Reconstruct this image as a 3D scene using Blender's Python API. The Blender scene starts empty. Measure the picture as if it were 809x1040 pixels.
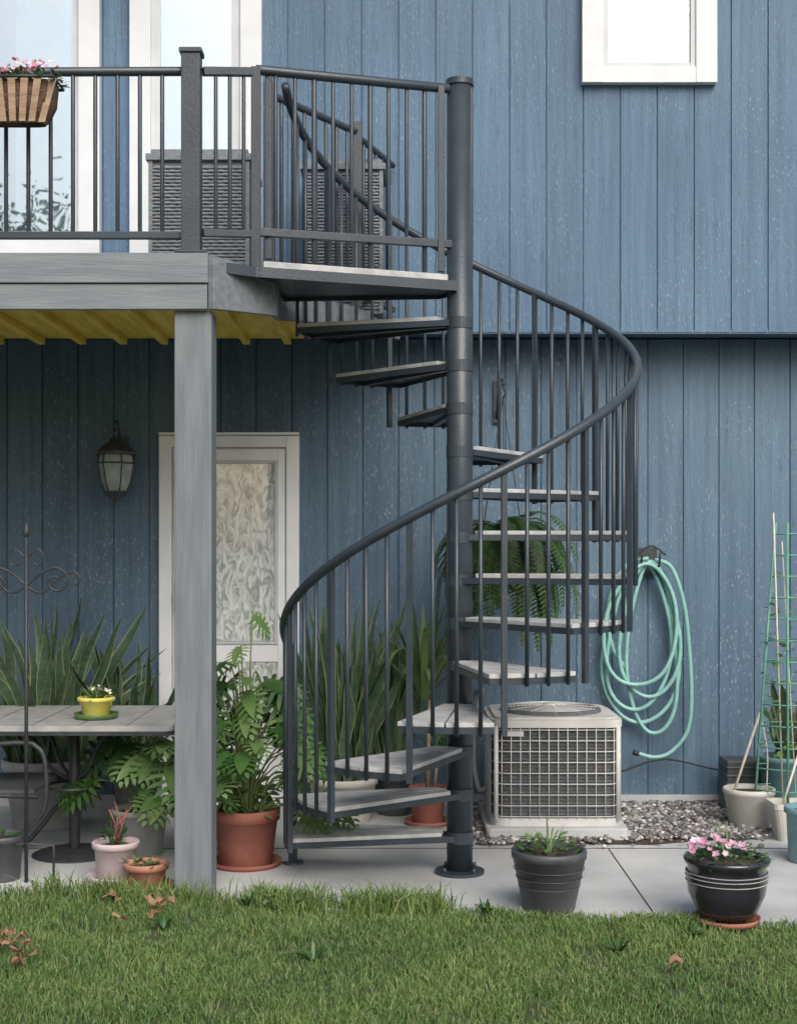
import bpy, math, random, bmesh, mathutils
from mathutils import Vector, Matrix
random.seed(7)
R=random.Random(11)
U=R.uniform
scene=bpy.context.scene
# ---------------------------------------------------------------- world
w=bpy.data.worlds.new("World"); scene.world=w; w.use_nodes=True
nt=w.node_tree; bg=nt.nodes['Background']
sky=nt.nodes.new('ShaderNodeTexSky'); sky.sky_type='NISHITA'; sky.sun_disc=False
SUN_EL=42; SUN_AZ=20   # soft fill light added behind the viewer to brighten the shaded front, slightly right
sky.sun_elevation=math.radians(SUN_EL); sky.sun_rotation=math.radians(180-SUN_AZ)
sky.air_density=1.0; sky.dust_density=5; sky.ozone_density=.8
nt.links.new(sky.outputs[0],bg.inputs[0]); bg.inputs[1].default_value=0.15
sl=bpy.data.lights.new("fill_sun","SUN"); sl.energy=2.45; sl.angle=math.radians(50); sl.color=(1,.985,.955)
so=bpy.data.objects.new("fill_sun",sl); scene.collection.objects.link(so)
so.rotation_euler=(math.radians(90-SUN_EL),0,math.radians(SUN_AZ)); so.location=(0,-12,14)
scene.view_settings.view_transform='Standard'; scene.view_settings.look='None'; scene.view_settings.exposure=0
# ---------------------------------------------------------------- materials
def mat(name,col,rough=.6,metal=0,col2=None,scale=8,stretch=(1,1,1),bump=0,bscale=None,island=None,spec=.5,detail=5,lo=.35,hi=.65,trans=0,coat=0,dist=0):
    m=bpy.data.materials.new(name); m.use_nodes=True; n=m.node_tree; N=n.nodes; L=n.links
    b=N['Principled BSDF']; b.inputs['Base Color'].default_value=(*col,1); b.inputs['Roughness'].default_value=rough
    b.inputs['Metallic'].default_value=metal; b.inputs['Specular IOR Level'].default_value=spec
    b.inputs['Coat Weight'].default_value=coat
    tc=N.new('ShaderNodeTexCoord'); mp=N.new('ShaderNodeMapping'); mp.inputs['Scale'].default_value=stretch
    L.new(tc.outputs['Object'],mp.inputs[0])
    src=None
    if col2 is not None:
        no=N.new('ShaderNodeTexNoise'); no.inputs['Scale'].default_value=scale; no.inputs['Detail'].default_value=detail
        no.inputs['Distortion'].default_value=dist
        L.new(mp.outputs[0],no.inputs['Vector'])
        rp=N.new('ShaderNodeValToRGB'); rp.color_ramp.elements[0].position=lo; rp.color_ramp.elements[1].position=hi
        rp.color_ramp.elements[0].color=(*col,1); rp.color_ramp.elements[1].color=(*col2,1)
        L.new(no.outputs[0],rp.inputs[0]); src=rp.outputs[0]
    if island:
        g=N.new('ShaderNodeNewGeometry'); r2=N.new('ShaderNodeValToRGB'); cr=r2.color_ramp
        for i,c in enumerate(island):
            if i<2: e=cr.elements[i]; e.position=i/(len(island)-1)
            else: e=cr.elements.new(i/(len(island)-1))
            e.color=(*c,1)
        if len(island)>2: cr.elements[1].position=1/(len(island)-1)
        L.new(g.outputs['Random Per Island'],r2.inputs[0])
        if src is not None:
            mx=N.new('ShaderNodeMix'); mx.data_type='RGBA'; mx.inputs[0].default_value=.55
            L.new(src,mx.inputs[6]); L.new(r2.outputs[0],mx.inputs[7]); src=mx.outputs[2]
        else: src=r2.outputs[0]
    if src is not None: L.new(src,b.inputs['Base Color'])
    if bump:
        nb=N.new('ShaderNodeTexNoise'); nb.inputs['Scale'].default_value=bscale or scale*4; nb.inputs['Detail'].default_value=4
        L.new(mp.outputs[0],nb.inputs['Vector'])
        bp=N.new('ShaderNodeBump'); bp.inputs['Strength'].default_value=bump; bp.inputs['Distance'].default_value=.01
        L.new(nb.outputs[0],bp.inputs['Height']); L.new(bp.outputs[0],b.inputs['Normal'])
    if trans:
        out=N['Material Output']; t=N.new('ShaderNodeBsdfTranslucent'); ms=N.new('ShaderNodeMixShader'); ms.inputs[0].default_value=trans
        if src is not None: L.new(src,t.inputs[0])
        else: t.inputs[0].default_value=(*col,1)
        L.new(b.outputs[0],ms.inputs[1]); L.new(t.outputs[0],ms.inputs[2]); L.new(ms.outputs[0],out.inputs[0])
    return m

def siding_mat(name,base,light):
    m=bpy.data.materials.new(name); m.use_nodes=True; n=m.node_tree; N=n.nodes; L=n.links; b=N['Principled BSDF']
    b.inputs['Roughness'].default_value=.6
    tc=N.new('ShaderNodeTexCoord')
    def noise(st,sc,det=5):
        mp=N.new('ShaderNodeMapping'); mp.inputs['Scale'].default_value=st; L.new(tc.outputs['Object'],mp.inputs[0])
        no=N.new('ShaderNodeTexNoise'); no.inputs['Scale'].default_value=sc; no.inputs['Detail'].default_value=det
        L.new(mp.outputs[0],no.inputs['Vector']); return no.outputs[0]
    def ramp(v,a,c1,bb,c2):
        r=N.new('ShaderNodeValToRGB'); e=r.color_ramp.elements; e[0].position=a; e[1].position=bb; e[0].color=(*c1,1); e[1].color=(*c2,1); L.new(v,r.inputs[0]); return r.outputs[0]
    def mix(f,a,c,mode='MIX'):
        x=N.new('ShaderNodeMix'); x.data_type='RGBA'; x.blend_type=mode
        if isinstance(f,float): x.inputs[0].default_value=f
        else: L.new(f,x.inputs[0])
        L.new(a,x.inputs[6])
        if isinstance(c,tuple): x.inputs[7].default_value=(*c,1)
        else: L.new(c,x.inputs[7])
        return x.outputs[2]
    grain=noise((34,34,1.3),1.0,6)
    c=ramp(grain,.3,tuple(v*.84 for v in base),.72,tuple(v*1.16 for v in base))
    sx=N.new('ShaderNodeSeparateXYZ'); L.new(tc.outputs['Object'],sx.inputs[0])
    d=N.new('ShaderNodeMath'); d.operation='DIVIDE'; d.inputs[1].default_value=.203; L.new(sx.outputs[0],d.inputs[0])
    f=N.new('ShaderNodeMath'); f.operation='FLOOR'; L.new(d.outputs[0],f.inputs[0])
    wn=N.new('ShaderNodeTexWhiteNoise'); wn.noise_dimensions='1D'; L.new(f.outputs[0],wn.inputs['W'])
    c=mix(1.0,c,ramp(wn.outputs['Value'],0,(.91,.92,.93),1,(1.06,1.05,1.05)),'MULTIPLY')
    big=noise((1.1,1,.7),1.3,3)
    c=mix(1.0,c,ramp(big,.3,(.84,.86,.9),.7,(1.14,1.12,1.08)),'MULTIPLY')
    sp=noise((1,1,.4),95,3)
    patch=noise((1,1,1),2.2,2)
    m1=N.new('ShaderNodeMath'); m1.operation='MULTIPLY'; L.new(ramp(sp,.60,(0,0,0),.70,(.75,.75,.75)),m1.inputs[0]); L.new(ramp(patch,.38,(.15,.15,.15),.65,(1,1,1)),m1.inputs[1])
    c=mix(m1.outputs[0],c,light)
    dk=noise((1,1,.10),60,3)
    c=mix(ramp(dk,.62,(0,0,0),.72,(.5,.5,.5)),c,tuple(v*.5 for v in base))
    L.new(c,b.inputs['Base Color'])
    g2=noise((1,1,.05),90,3)
    ad=N.new('ShaderNodeMath'); ad.operation='ADD'; L.new(g2,ad.inputs[0]); L.new(sp,ad.inputs[1])
    bp=N.new('ShaderNodeBump'); bp.inputs['Strength'].default_value=.55; bp.inputs['Distance'].default_value=.005
    L.new(ad.outputs[0],bp.inputs['Height']); L.new(bp.outputs[0],b.inputs['Normal'])
    return m

M={}
M['side']=siding_mat('blue_siding',(.076,.146,.232),(.26,.34,.41))
M['side_d']=siding_mat('blue_siding_lower',(.081,.143,.212),(.27,.34,.40))
M['steel']=mat('painted_steel',(.030,.042,.055),.36,.0,(.042,.057,.072),scale=9,bump=.12,bscale=90,lo=.3,hi=.7)
M['tread']=mat('composite_tread',(.34,.355,.365),.75,0,(.50,.51,.51),scale=14,stretch=(1,1,1),bump=.3)
M['post']=mat('grey_paint',(.125,.150,.170),.6,0,(.172,.197,.216),scale=5,stretch=(6,6,.6),bump=.22,bscale=22)
M['fascia']=mat('grey_paint_beam',(.145,.170,.19),.6,0,(.20,.225,.245),scale=5,stretch=(.6,6,6),bump=.22,bscale=22)
M['yellow']=mat('yellow_pine',(.66,.46,.06),.6,0,(.82,.64,.13),scale=5,stretch=(4,.6,4),bump=.2)
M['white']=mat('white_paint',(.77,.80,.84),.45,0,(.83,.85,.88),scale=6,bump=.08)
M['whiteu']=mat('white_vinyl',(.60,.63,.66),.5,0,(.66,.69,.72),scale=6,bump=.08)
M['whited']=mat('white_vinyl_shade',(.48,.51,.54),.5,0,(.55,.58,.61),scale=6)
M['curtain']=mat('curtain_painted_reflections',(.40,.46,.45),.9,0,(.90,.94,.95),scale=9,stretch=(2.2,1,1.1),lo=.36,hi=.58,dist=2.2,detail=3)  # wavy pale pattern paints the door pane's reflections into the curtain colour
M['drape']=mat('plain_drape',(.50,.55,.58),.9,0,(.62,.66,.68),scale=9)
M['blind']=mat('window_blind',(.25,.28,.31),.6,0,(.31,.34,.37),scale=6)
M['room']=mat('interior_dark',(.10,.11,.12),.9,0,(.30,.32,.33),scale=3)
M['conc']=mat('concrete',(.32,.335,.345),.85,0,(.49,.505,.515),scale=2.2,bump=.25,bscale=60,detail=9,lo=.3,hi=.72)
M['soil']=mat('soil',(.035,.025,.018),.95,0,(.08,.06,.045),scale=40,bump=.8)
M['dirtgrass']=mat('lawn_soil',(.035,.050,.020),.95,0,(.065,.08,.032),scale=3,bump=.6,bscale=70)
M['grass']=mat('grass_blades',(.040,.090,.025),.55,0,(.13,.19,.055),scale=1.7,island=[(.038,.09,.025),(.070,.15,.040),(.11,.20,.055),(.16,.23,.075),(.28,.28,.13)],spec=.3,lo=.38,hi=.62)
M['terra']=mat('terracotta',(.24,.080,.058),.75,0,(.34,.135,.10),scale=7,bump=.15)
M['terra2']=mat('terracotta_light',(.36,.16,.11),.75,0,(.46,.24,.17),scale=7,bump=.15)
M['black']=mat('glazed_black',(.012,.012,.016),.12,0,(.03,.03,.04),scale=6,coat=.6)
M['plast']=mat('charcoal_plastic',(.055,.06,.068),.45,0,(.08,.085,.095),scale=9,bump=.1)
M['greypot']=mat('grey_resin',(.27,.275,.27),.6,0,(.35,.35,.34),scale=9,bump=.2)
M['beige']=mat('beige_resin',(.44,.435,.40),.6,0,(.54,.53,.49),scale=9,bump=.1)
M['pink']=mat('pale_clay',(.50,.40,.42),.7,0,(.60,.52,.53),scale=9,bump=.15)
M['teal']=mat('teal_glaze',(.10,.22,.26),.35,0,(.17,.30,.33),scale=9)
M['ypot']=mat('yellow_glaze',(.70,.60,.10),.35,0,(.78,.70,.2),scale=9)
M['hose']=mat('hose_rubber',(.19,.41,.385),.35,0,(.26,.49,.46),scale=20)
M['ac']=mat('ac_paint',(.46,.465,.455),.5,0,(.57,.57,.555),scale=6,bump=.08)
M['acdark']=mat('ac_coil',(.085,.095,.105),.7,0,(.14,.15,.16),scale=30,stretch=(1,1,8),bump=.5)
M['wicker']=mat('resin_wicker',(.14,.16,.18),.75,0,(.21,.235,.26),scale=30,stretch=(1,1,3),bump=.3)
M['iron']=mat('wrought_iron',(.03,.035,.04),.5,.3,(.05,.055,.06),scale=30,bump=.2)
M['pewter']=mat('lantern_metal',(.06,.07,.075),.4,.5,(.11,.12,.125),scale=30,bump=.2)
M['frost']=mat('frosted_glass',(.46,.54,.54),.25,0,(.66,.72,.72),scale=14,trans=.4,coat=.5)
M['stone']=mat('table_tile',(.28,.29,.30),.5,0,(.40,.40,.40),scale=12,bump=.15)
M['wood']=mat('weathered_wood',(.28,.185,.13),.8,0,(.40,.29,.20),scale=8,stretch=(1,1,5),bump=.3)
M['coco']=mat('coco_fibre',(.08,.045,.028),.95,0,(.16,.10,.06),scale=30,bump=1)
M['bark']=mat('bark',(.09,.07,.05),.9,0,(.15,.12,.09),scale=8,bump=.8)
M['leaf']=mat('leaf_broad',(.033,.09,.024),.38,0,(.065,.15,.040),scale=9,island=[(.028,.08,.02),(.055,.135,.036),(.11,.21,.06)],trans=.25)
M['leafl']=mat('leaf_light',(.09,.175,.05),.45,0,(.15,.25,.085),scale=9,island=[(.07,.16,.045),(.14,.25,.08),(.22,.32,.13)],trans=.3)
M['snake']=mat('snake_leaf',(.030,.070,.036),.4,0,(.11,.17,.10),scale=6,stretch=(1,1,7),island=[(.025,.065,.032),(.06,.115,.06)])
M['snakeedge']=mat('snake_leaf_margin',(.17,.22,.10),.45,0,(.26,.30,.15),scale=9)
M['fern']=mat('fern_leaf',(.025,.07,.018),.5,0,(.05,.12,.03),scale=7,island=[(.02,.06,.015),(.045,.12,.028),(.09,.19,.045)],trans=.25)
M['stem']=mat('stem_green',(.12,.17,.06),.5,0,(.18,.22,.09),scale=9)
M['cane']=mat('cane_stem',(.25,.20,.13),.7,0,(.34,.28,.2),scale=20)
M['petal']=mat('petals_pink',(.7,.3,.45),.6,island=[(.75,.62,.70),(.68,.36,.52),(.50,.20,.38),(.80,.72,.76)],trans=.25)
M['petalr']=mat('petals_mixed',(.7,.3,.45),.6,island=[(.80,.76,.76),(.60,.12,.20),(.72,.42,.50),(.85,.80,.78)],trans=.25)
M['petalw']=mat('petals_white',(.8,.8,.76),.6,island=[(.8,.8,.76),(.7,.72,.6)],trans=.2)
M['pebble']=mat('pebbles',(.4,.38,.35),.75,island=[(.22,.22,.22),(.08,.07,.065),(.38,.38,.38),(.06,.06,.07),(.16,.14,.12),(.60,.59,.59)],bump=.2,bscale=60)
M['dry']=mat('dry_leaf',(.22,.12,.07),.8,0,(.36,.22,.14),scale=20,trans=.2)
M['canegreen']=mat('green_stake',(.08,.25,.18),.5,0,(.13,.32,.23),scale=12)
M['rope']=mat('pale_rope',(.5,.47,.4),.8,0,(.6,.57,.5),scale=30)
M['roof']=mat('roof_shingle',(.06,.06,.065),.9,0,(.11,.11,.115),scale=25,bump=.6)
def glass(name,refl,tint=(1,1,1),rough=.015,gt=(1,1,1)):
    m=bpy.data.materials.new(name); m.use_nodes=True; N=m.node_tree.nodes; L=m.node_tree.links
    t=N.new('ShaderNodeBsdfTransparent'); t.inputs[0].default_value=(*tint,1)
    g=N.new('ShaderNodeBsdfGlossy'); g.inputs['Roughness'].default_value=rough; g.inputs['Color'].default_value=(*gt,1)
    no=N.new('ShaderNodeTexNoise'); no.inputs['Scale'].default_value=2.2; bp=N.new('ShaderNodeBump'); bp.inputs['Strength'].default_value=.12; bp.inputs['Distance'].default_value=.02
    tc=N.new('ShaderNodeTexCoord'); L.new(tc.outputs['Object'],no.inputs['Vector']); L.new(no.outputs[0],bp.inputs['Height']); L.new(bp.outputs[0],g.inputs['Normal'])
    x=N.new('ShaderNodeMixShader'); x.inputs[0].default_value=refl
    L.new(t.outputs[0],x.inputs[1]); L.new(g.outputs[0],x.inputs[2]); L.new(x.outputs[0],N['Material Output'].inputs[0]); return m
M['glass']=glass('window_glass',.55,(.92,.98,1),gt=(.90,.98,1)); M['glassd']=glass('door_glass',.10)
# ---------------------------------------------------------------- builder
class B:
    def __init__(s): s.v=[];s.f=[];s.m=[];s.s=[];s.ml=[]
    def mi(s,k):
        if k not in s.ml: s.ml.append(k)
        return s.ml.index(k)
    def add(s,v,f,k,sm=False):
        o=len(s.v); s.v+=[tuple(p) for p in v]; i=s.mi(k)
        for q in f: s.f.append(tuple(a+o for a in q)); s.m.append(i); s.s.append(sm)
    def box(s,a,b,k,rz=0,c=None):
        x0,y0,z0=a;x1,y1,z1=b
        v=[(x0,y0,z0),(x1,y0,z0),(x1,y1,z0),(x0,y1,z0),(x0,y0,z1),(x1,y0,z1),(x1,y1,z1),(x0,y1,z1)]
        if rz:
            cx,cy=c or ((x0+x1)/2,(y0+y1)/2); ca,sa=math.cos(rz),math.sin(rz)
            v=[(cx+(x-cx)*ca-(y-cy)*sa,cy+(x-cx)*sa+(y-cy)*ca,z) for x,y,z in v]
        s.add(v,[(0,3,2,1),(4,5,6,7),(0,1,5,4),(1,2,6,5),(2,3,7,6),(3,0,4,7)],k)
    def prism(s,poly,z0,z1,k,zb=None):
        n=len(poly); zb=zb or [z0]*n
        v=[(p[0],p[1],zb[i]) for i,p in enumerate(poly)]+[(p[0],p[1],z1) for p in poly]
        s.add(v,[tuple(range(n-1,-1,-1)),tuple(range(n,2*n))]+[(i,(i+1)%n,n+(i+1)%n,n+i) for i in range(n)],k)
    def tube(s,pts,r,k,seg=8,closed=False,caps=True):
        pts=[Vector(p) for p in pts]; n=len(pts); rs=r if isinstance(r,list) else [r]*n
        v=[];up=None
        for i,p in enumerate(pts):
            if closed: t=pts[(i+1)%n]-pts[i-1]
            else: t=pts[min(i+1,n-1)]-pts[max(i-1,0)]
            if t.length<1e-9: t=Vector((0,0,1))
            t.normalize()
            if up is None: up=Vector((0,0,1)) if abs(t.z)<.9 else Vector((1,0,0))
            a=t.cross(up)
            if a.length<1e-4: a=t.cross(Vector((0,1,0)))
            a.normalize(); b=a.cross(t).normalized(); up=b
            for j in range(seg):
                th=2*math.pi*j/seg; v.append(p+(a*math.cos(th)+b*math.sin(th))*rs[i])
        f=[]
        for i in range(n if closed else n-1):
            for j in range(seg):
                i2=(i+1)%n; f.append((i*seg+j,i*seg+(j+1)%seg,i2*seg+(j+1)%seg,i2*seg+j))
        if caps and not closed: f.append(tuple(range(seg-1,-1,-1))); f.append(tuple((n-1)*seg+j for j in range(seg)))
        s.add(v,f,k,True)
    def cyl(s,p,q,r,k,seg=10): s.tube([p,q],r,k,seg)
    def bar(s,p,q,w,h,k):
        p=Vector(p);q=Vector(q);t=(q-p).normalized(); up=Vector((0,0,1)) if abs(t.z)<.95 else Vector((0,1,0))
        a=t.cross(up).normalized()*w/2; b=a.cross(t).normalized()*h/2
        v=[p-a-b,p+a-b,p+a+b,p-a+b,q-a-b,q+a-b,q+a+b,q-a+b]
        s.add(v,[(0,1,2,3),(7,6,5,4),(0,4,5,1),(1,5,6,2),(2,6,7,3),(3,7,4,0)],k)
    def lathe(s,prof,c,k,seg=32,sm=True):
        v=[];n=len(prof)
        for r,z in prof:
            for j in range(seg):
                th=2*math.pi*j/seg; v.append((c[0]+r*math.cos(th),c[1]+r*math.sin(th),c[2]+z))
        f=[(i*seg+j,i*seg+(j+1)%seg,(i+1)*seg+(j+1)%seg,(i+1)*seg+j) for i in range(n-1) for j in range(seg)]
        s.add(v,f,k,sm)
    def ribbon(s,pts,ws,side,k,sm=True,edge=None,fold=0.0):
        pts=[Vector(p) for p in pts]; n=len(pts); v=[]
        for i,p in enumerate(pts):
            t=(pts[min(i+1,n-1)]-pts[max(i-1,0)]).normalized()
            a=side if isinstance(side,Vector) else Vector(side)
            a=(a-t*a.dot(t)).normalized(); nn=a.cross(t)
            w_=ws[i]/2
            if edge: v+= [p-a*w_+nn*fold*w_,p-a*w_*.86+nn*fold*w_*.7,p,p+a*w_*.86+nn*fold*w_*.7,p+a*w_+nn*fold*w_]
            else: v+=[p-a*w_+nn*fold*w_,p,p+a*w_+nn*fold*w_]
        c=5 if edge else 3; f=[];fe=[]
        for i in range(n-1):
            for j in range(c-1):
                q=(i*c+j,i*c+j+1,(i+1)*c+j+1,(i+1)*c+j)
                (fe if edge and j in(0,c-2) else f).append(q)
        o=len(s.v); s.v+=[tuple(p) for p in v]
        for q in f: s.f.append(tuple(a+o for a in q)); s.m.append(s.mi(k)); s.s.append(sm)
        for q in fe: s.f.append(tuple(a+o for a in q)); s.m.append(s.mi(edge)); s.s.append(sm)
    def build(s,name,parent=None,bevel=0):
        me=bpy.data.meshes.new(name); me.from_pydata(s.v,[],s.f)
        for k in s.ml: me.materials.append(M[k])
        me.polygons.foreach_set('material_index',s.m); me.polygons.foreach_set('use_smooth',s.s); me.update()
        o=bpy.data.objects.new(name,me); scene.collection.objects.link(o)
        if parent: o.parent=parent
        if bevel:
            md=o.modifiers.new('bev','BEVEL'); md.width=bevel; md.segments=2; md.limit_method='ANGLE'; md.angle_limit=math.radians(50)
        return o
def empty(name):
    e=bpy.data.objects.new(name,None); scene.collection.objects.link(e); e.empty_display_size=.2; return e
def smooth(pts,n=6,closed=False):
    P_=[Vector(p) for p in pts]; o=[]; N_=len(P_)
    for i in range(N_ if closed else N_-1):
        if closed: p0,p1,p2,p3=P_[i-1],P_[i],P_[(i+1)%N_],P_[(i+2)%N_]
        else: p0,p1,p2,p3=P_[max(i-1,0)],P_[i],P_[i+1],P_[min(i+2,N_-1)]
        for j in range(n):
            t=j/n; o.append(.5*((2*p1)+(p2-p0)*t+(2*p0-5*p1+4*p2-p3)*t*t+(-p0+3*p1-3*p2+p3)*t**3))
    if not closed: o.append(P_[-1])
    return o

# ---------------------------------------------------------------- ground
b=B(); b.add([(-300,-300,-.012),(300,-300,-.012),(300,300,-.012),(-300,300,-.012)],[(0,1,2,3)],'dirtgrass'); b.build('ground')
def edge_y(x): return 5.56-.15*x+.012*math.sin(x*5)+.008*math.sin(x*13)
b=B(); xs=[-6+i*.1 for i in range(121)]
fr=[(x,edge_y(max(-2.6,min(2.6,x)))) for x in xs]
b.prism(fr+[(6,9),(-6,9)],-.1,0,'conc')
b.build('concrete_patio')
b=B(); b.box((-6,6.72,.001),(6,6.726,.0025),'soil'); b.box((1.02,5.3,.001),(1.025,6.72,.0025),'soil'); b.build('patio_joint')

# ---------------------------------------------------------------- house
house=empty('blue_house')
def siding(name,y,z0,z1,x0,x1,k):
    b=B(); W=.203; g=.009; d=.010
    i0=math.floor(x0/W); x=i0*W; pr=[]
    while x<x1:
        pr+=[(x+g/2,y),(x+W-g/2,y),(x+W-g/2+.001,y+d),(x+W+g/2-.001,y+d)]; x+=W
    v=[(p[0],p[1],z0) for p in pr]+[(p[0],p[1],z1) for p in pr]; n=len(pr)
    b.add(v,[(i,i+1,n+i+1,n+i) for i in range(n-1)],k)
    return b.build(name,house)
siding('lower_wall',7.87,0,2.66,-5,5,'side_d')
siding('upper_wall',7.58,2.655,5.25,-5,5,'side')
b=B()
b.box((-5.2,7.60,2.67),(5.2,7.93,2.69),'side_d')
b.box((-5,7.584,2.648),(5,7.625,2.672),'side_d')
b.box((-5,7.90,-.1),(5,15,2.66),'side_d'); b.box((-5,7.62,2.70),(5,15,5.2),'side')
b.box((-5.2,7.855,0),(5.2,7.869,.06),'conc')
b.build('wall_core',house)
b=B()
def rz(x): return 6.15-.2*abs(x-3)
for (xa,xb) in ((-6,3),(3,9)):
    v=[]
    for y in (7.1,15.5):
        for x in (xa,xb): v+=[(x,y,rz(x)-.16),(x,y,rz(x))]
    b.add(v,[(0,2,3,1),(4,5,7,6),(0,1,5,4),(2,6,7,3),(1,3,7,5),(0,4,6,2)],'roof')
b.build('roof',house)
b=B()
b.add([(-5,7.58,5.2),(5,7.58,5.2),(5,7.58,rz(5)),(3,7.58,rz(3)),(-5,7.58,rz(-5))],[(0,1,2,3,4)],'side'); b.build('gable_wall',house)

def framebox(b,x0,x1,z0,z1,yw,fw,dep,k='white',fb=None,ft=None):
    fb=fb or fw; ft=ft or fw
    b.box((x0,yw-dep,z0),(x0+fw,yw+.01,z1),k); b.box((x1-fw,yw-dep,z0),(x1,yw+.01,z1),k)
    b.box((x0+fw,yw-dep+.003,z1-ft),(x1-fw,yw+.01,z1),k); b.box((x0+fw,yw-dep+.003,z0),(x1-fw,yw+.01,z0+fb),k)
def curtain(b,x0,x1,z0,z1,y,amp,per,k='drape'):
    n=int((x1-x0)/per*10); v=[]
    for i in range(n+1):
        x=x0+(x1-x0)*i/n; a=amp*math.sin(x*6.283/per+1.3*math.sin(x*9)); v+=[(x,y+a,z0),(x,y+a,z1)]
    b.add(v,[(2*i,2*i+2,2*i+3,2*i+1) for i in range(n)],k,True)
YU=7.58
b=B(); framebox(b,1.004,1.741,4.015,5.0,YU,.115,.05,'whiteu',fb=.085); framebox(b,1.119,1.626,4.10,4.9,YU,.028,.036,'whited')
for i in range(38):
    z=4.13+i*.02; b.box((1.147,YU-.012,z),(1.598,YU-.006,z+.0155),'blind')
b.box((1.147,YU-.005,4.128),(1.598,YU-.002,4.872),'room')
b.box((1.147,YU-.018,4.128),(1.598,YU-.016,4.872),'glassd')
b.build('upper_window',house,.002)
b=B(); framebox(b,-3.3,-1.632,3.08,5.0,YU,.115,.055,'whiteu',fb=.09); framebox(b,-3.185,-1.747,3.17,4.9,YU,.035,.03,'whited')
curtain(b,-2.1,-1.80,3.2,4.87,YU-.010,.003,.09)
b.box((-3.15,YU-.006,3.2),(-1.78,YU-.003,4.87),'room')
b.box((-3.15,YU-.022,3.2),(-1.78,YU-.020,4.87),'glass')
b.box((-2.47,YU-.034,3.2),(-2.41,YU-.010,4.87),'whited')
b.build('bay_window',house,.003)
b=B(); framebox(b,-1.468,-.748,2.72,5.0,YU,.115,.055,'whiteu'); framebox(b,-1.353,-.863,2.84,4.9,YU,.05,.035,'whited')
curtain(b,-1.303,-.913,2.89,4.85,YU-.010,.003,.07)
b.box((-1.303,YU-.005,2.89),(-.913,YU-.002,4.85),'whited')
b.box((-1.303,YU-.022,2.89),(-.913,YU-.020,4.85),'glass')
b.build('upper_door',house,.003)
# lower door
YL=7.87
b=B(); framebox(b,-1.36,-.565,0.0,2.107,YL,.072,.045,fb=.04,ft=.065)
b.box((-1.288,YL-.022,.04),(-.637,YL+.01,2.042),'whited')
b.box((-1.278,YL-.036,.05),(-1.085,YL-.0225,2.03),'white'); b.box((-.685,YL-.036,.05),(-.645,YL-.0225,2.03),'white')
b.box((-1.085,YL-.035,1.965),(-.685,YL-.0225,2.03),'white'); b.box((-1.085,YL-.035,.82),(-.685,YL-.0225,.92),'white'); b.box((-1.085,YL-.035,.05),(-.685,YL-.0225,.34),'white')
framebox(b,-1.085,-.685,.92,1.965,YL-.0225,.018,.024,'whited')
b.box((-1.36,YL-.06,2.11),(-.565,YL,2.125),'white')
b.build('lower_door',house,.003)
b=B(); v=[];nx,nz=60,110   # gathered curtain behind the glass, reflection shapes painted into its colour
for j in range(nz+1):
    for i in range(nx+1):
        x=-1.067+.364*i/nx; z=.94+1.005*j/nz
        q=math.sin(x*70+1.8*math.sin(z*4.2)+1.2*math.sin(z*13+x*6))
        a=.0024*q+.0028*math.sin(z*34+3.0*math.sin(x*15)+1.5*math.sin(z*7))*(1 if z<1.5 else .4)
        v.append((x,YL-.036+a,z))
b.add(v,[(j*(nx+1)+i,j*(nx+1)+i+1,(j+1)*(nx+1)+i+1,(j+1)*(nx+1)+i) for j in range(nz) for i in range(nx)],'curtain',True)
b.box((-1.069,YL-.0435,.938),(-.701,YL-.0425,1.947),'glassd')
b.box((-1.084,YL-.0300,.341),(-.686,YL-.0290,.819),'glassd')
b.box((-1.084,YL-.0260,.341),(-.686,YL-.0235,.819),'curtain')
b.box((-1.268,YL-.052,1.10),(-1.235,YL-.037,1.27),'iron'); b.cyl((-1.25,YL-.05,1.2),(-1.25,YL-.10,1.2),.010,'iron'); b.cyl((-1.25,YL-.10,1.2),(-1.17,YL-.10,1.19),.009,'iron')
b.build('door_pane_and_handle',house)

# ---------------------------------------------------------------- deck
deck=empty('raised_deck')
DP=[(-6,5.72),(-.79,5.72),(-.57,6.08),(-.58,6.44),(-.20,6.97),(-.02,7.575),(-6,7.575)]
b=B(); b.prism(DP,2.62,2.655,'yellow')
for i in range(24):
    x=-5.8+i*.225
    y0=5.76 if x<-.86 else (6.5 if x<-.6 else 6.98)
    if x>-.27: continue
    b.box((x,y0,2.585),(x+.038,7.56,2.619),'yellow')
b.build('joists',deck)
b=B(); b.prism([(x,y-.012) if y<6 else (x,y) for x,y in DP],2.657,2.685,'fascia'); b.build('deck_boards',deck)
b=B()
b.box((-6,5.680,2.56),(-.785,5.718,2.684),'fascia'); b.box((-6,5.690,2.452),(-.79,5.718,2.557),'fascia')
def strip(p,q,zt,zp,zq,t=.03,k='fascia'):
    p=Vector((*p,0));q=Vector((*q,0)); a=(q-p).normalized().cross(Vector((0,0,1)))*t
    v=[(p.x,p.y,zp),(q.x,q.y,zq),(q.x,q.y,zt),(p.x,p.y,zt)]; v+=[(x+a.x,y+a.y,z) for x,y,z in v]
    b.add(v,[(0,1,2,3),(7,6,5,4),(0,4,5,1),(1,5,6,2),(2,6,7,3),(3,7,4,0)],k)
strip((-.787,5.70),(-.565,6.08),2.66,2.452,2.49); strip((-.565,6.08),(-.575,6.44),2.66,2.49,2.53); strip((-.575,6.44),(-.20,6.97),2.66,2.53,2.59); strip((-.20,6.97),(-.02,7.57),2.66,2.59,2.61)
b.build('fascia_boards',deck,.003)
b=B(); b.box((-.93,5.722,-.05),(-.775,5.877,2.451),'post'); b.box((-4.3,5.722,-.05),(-4.145,5.877,2.451),'post'); b.build('support_post',deck,.004)
b=B(); YR=5.75
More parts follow.
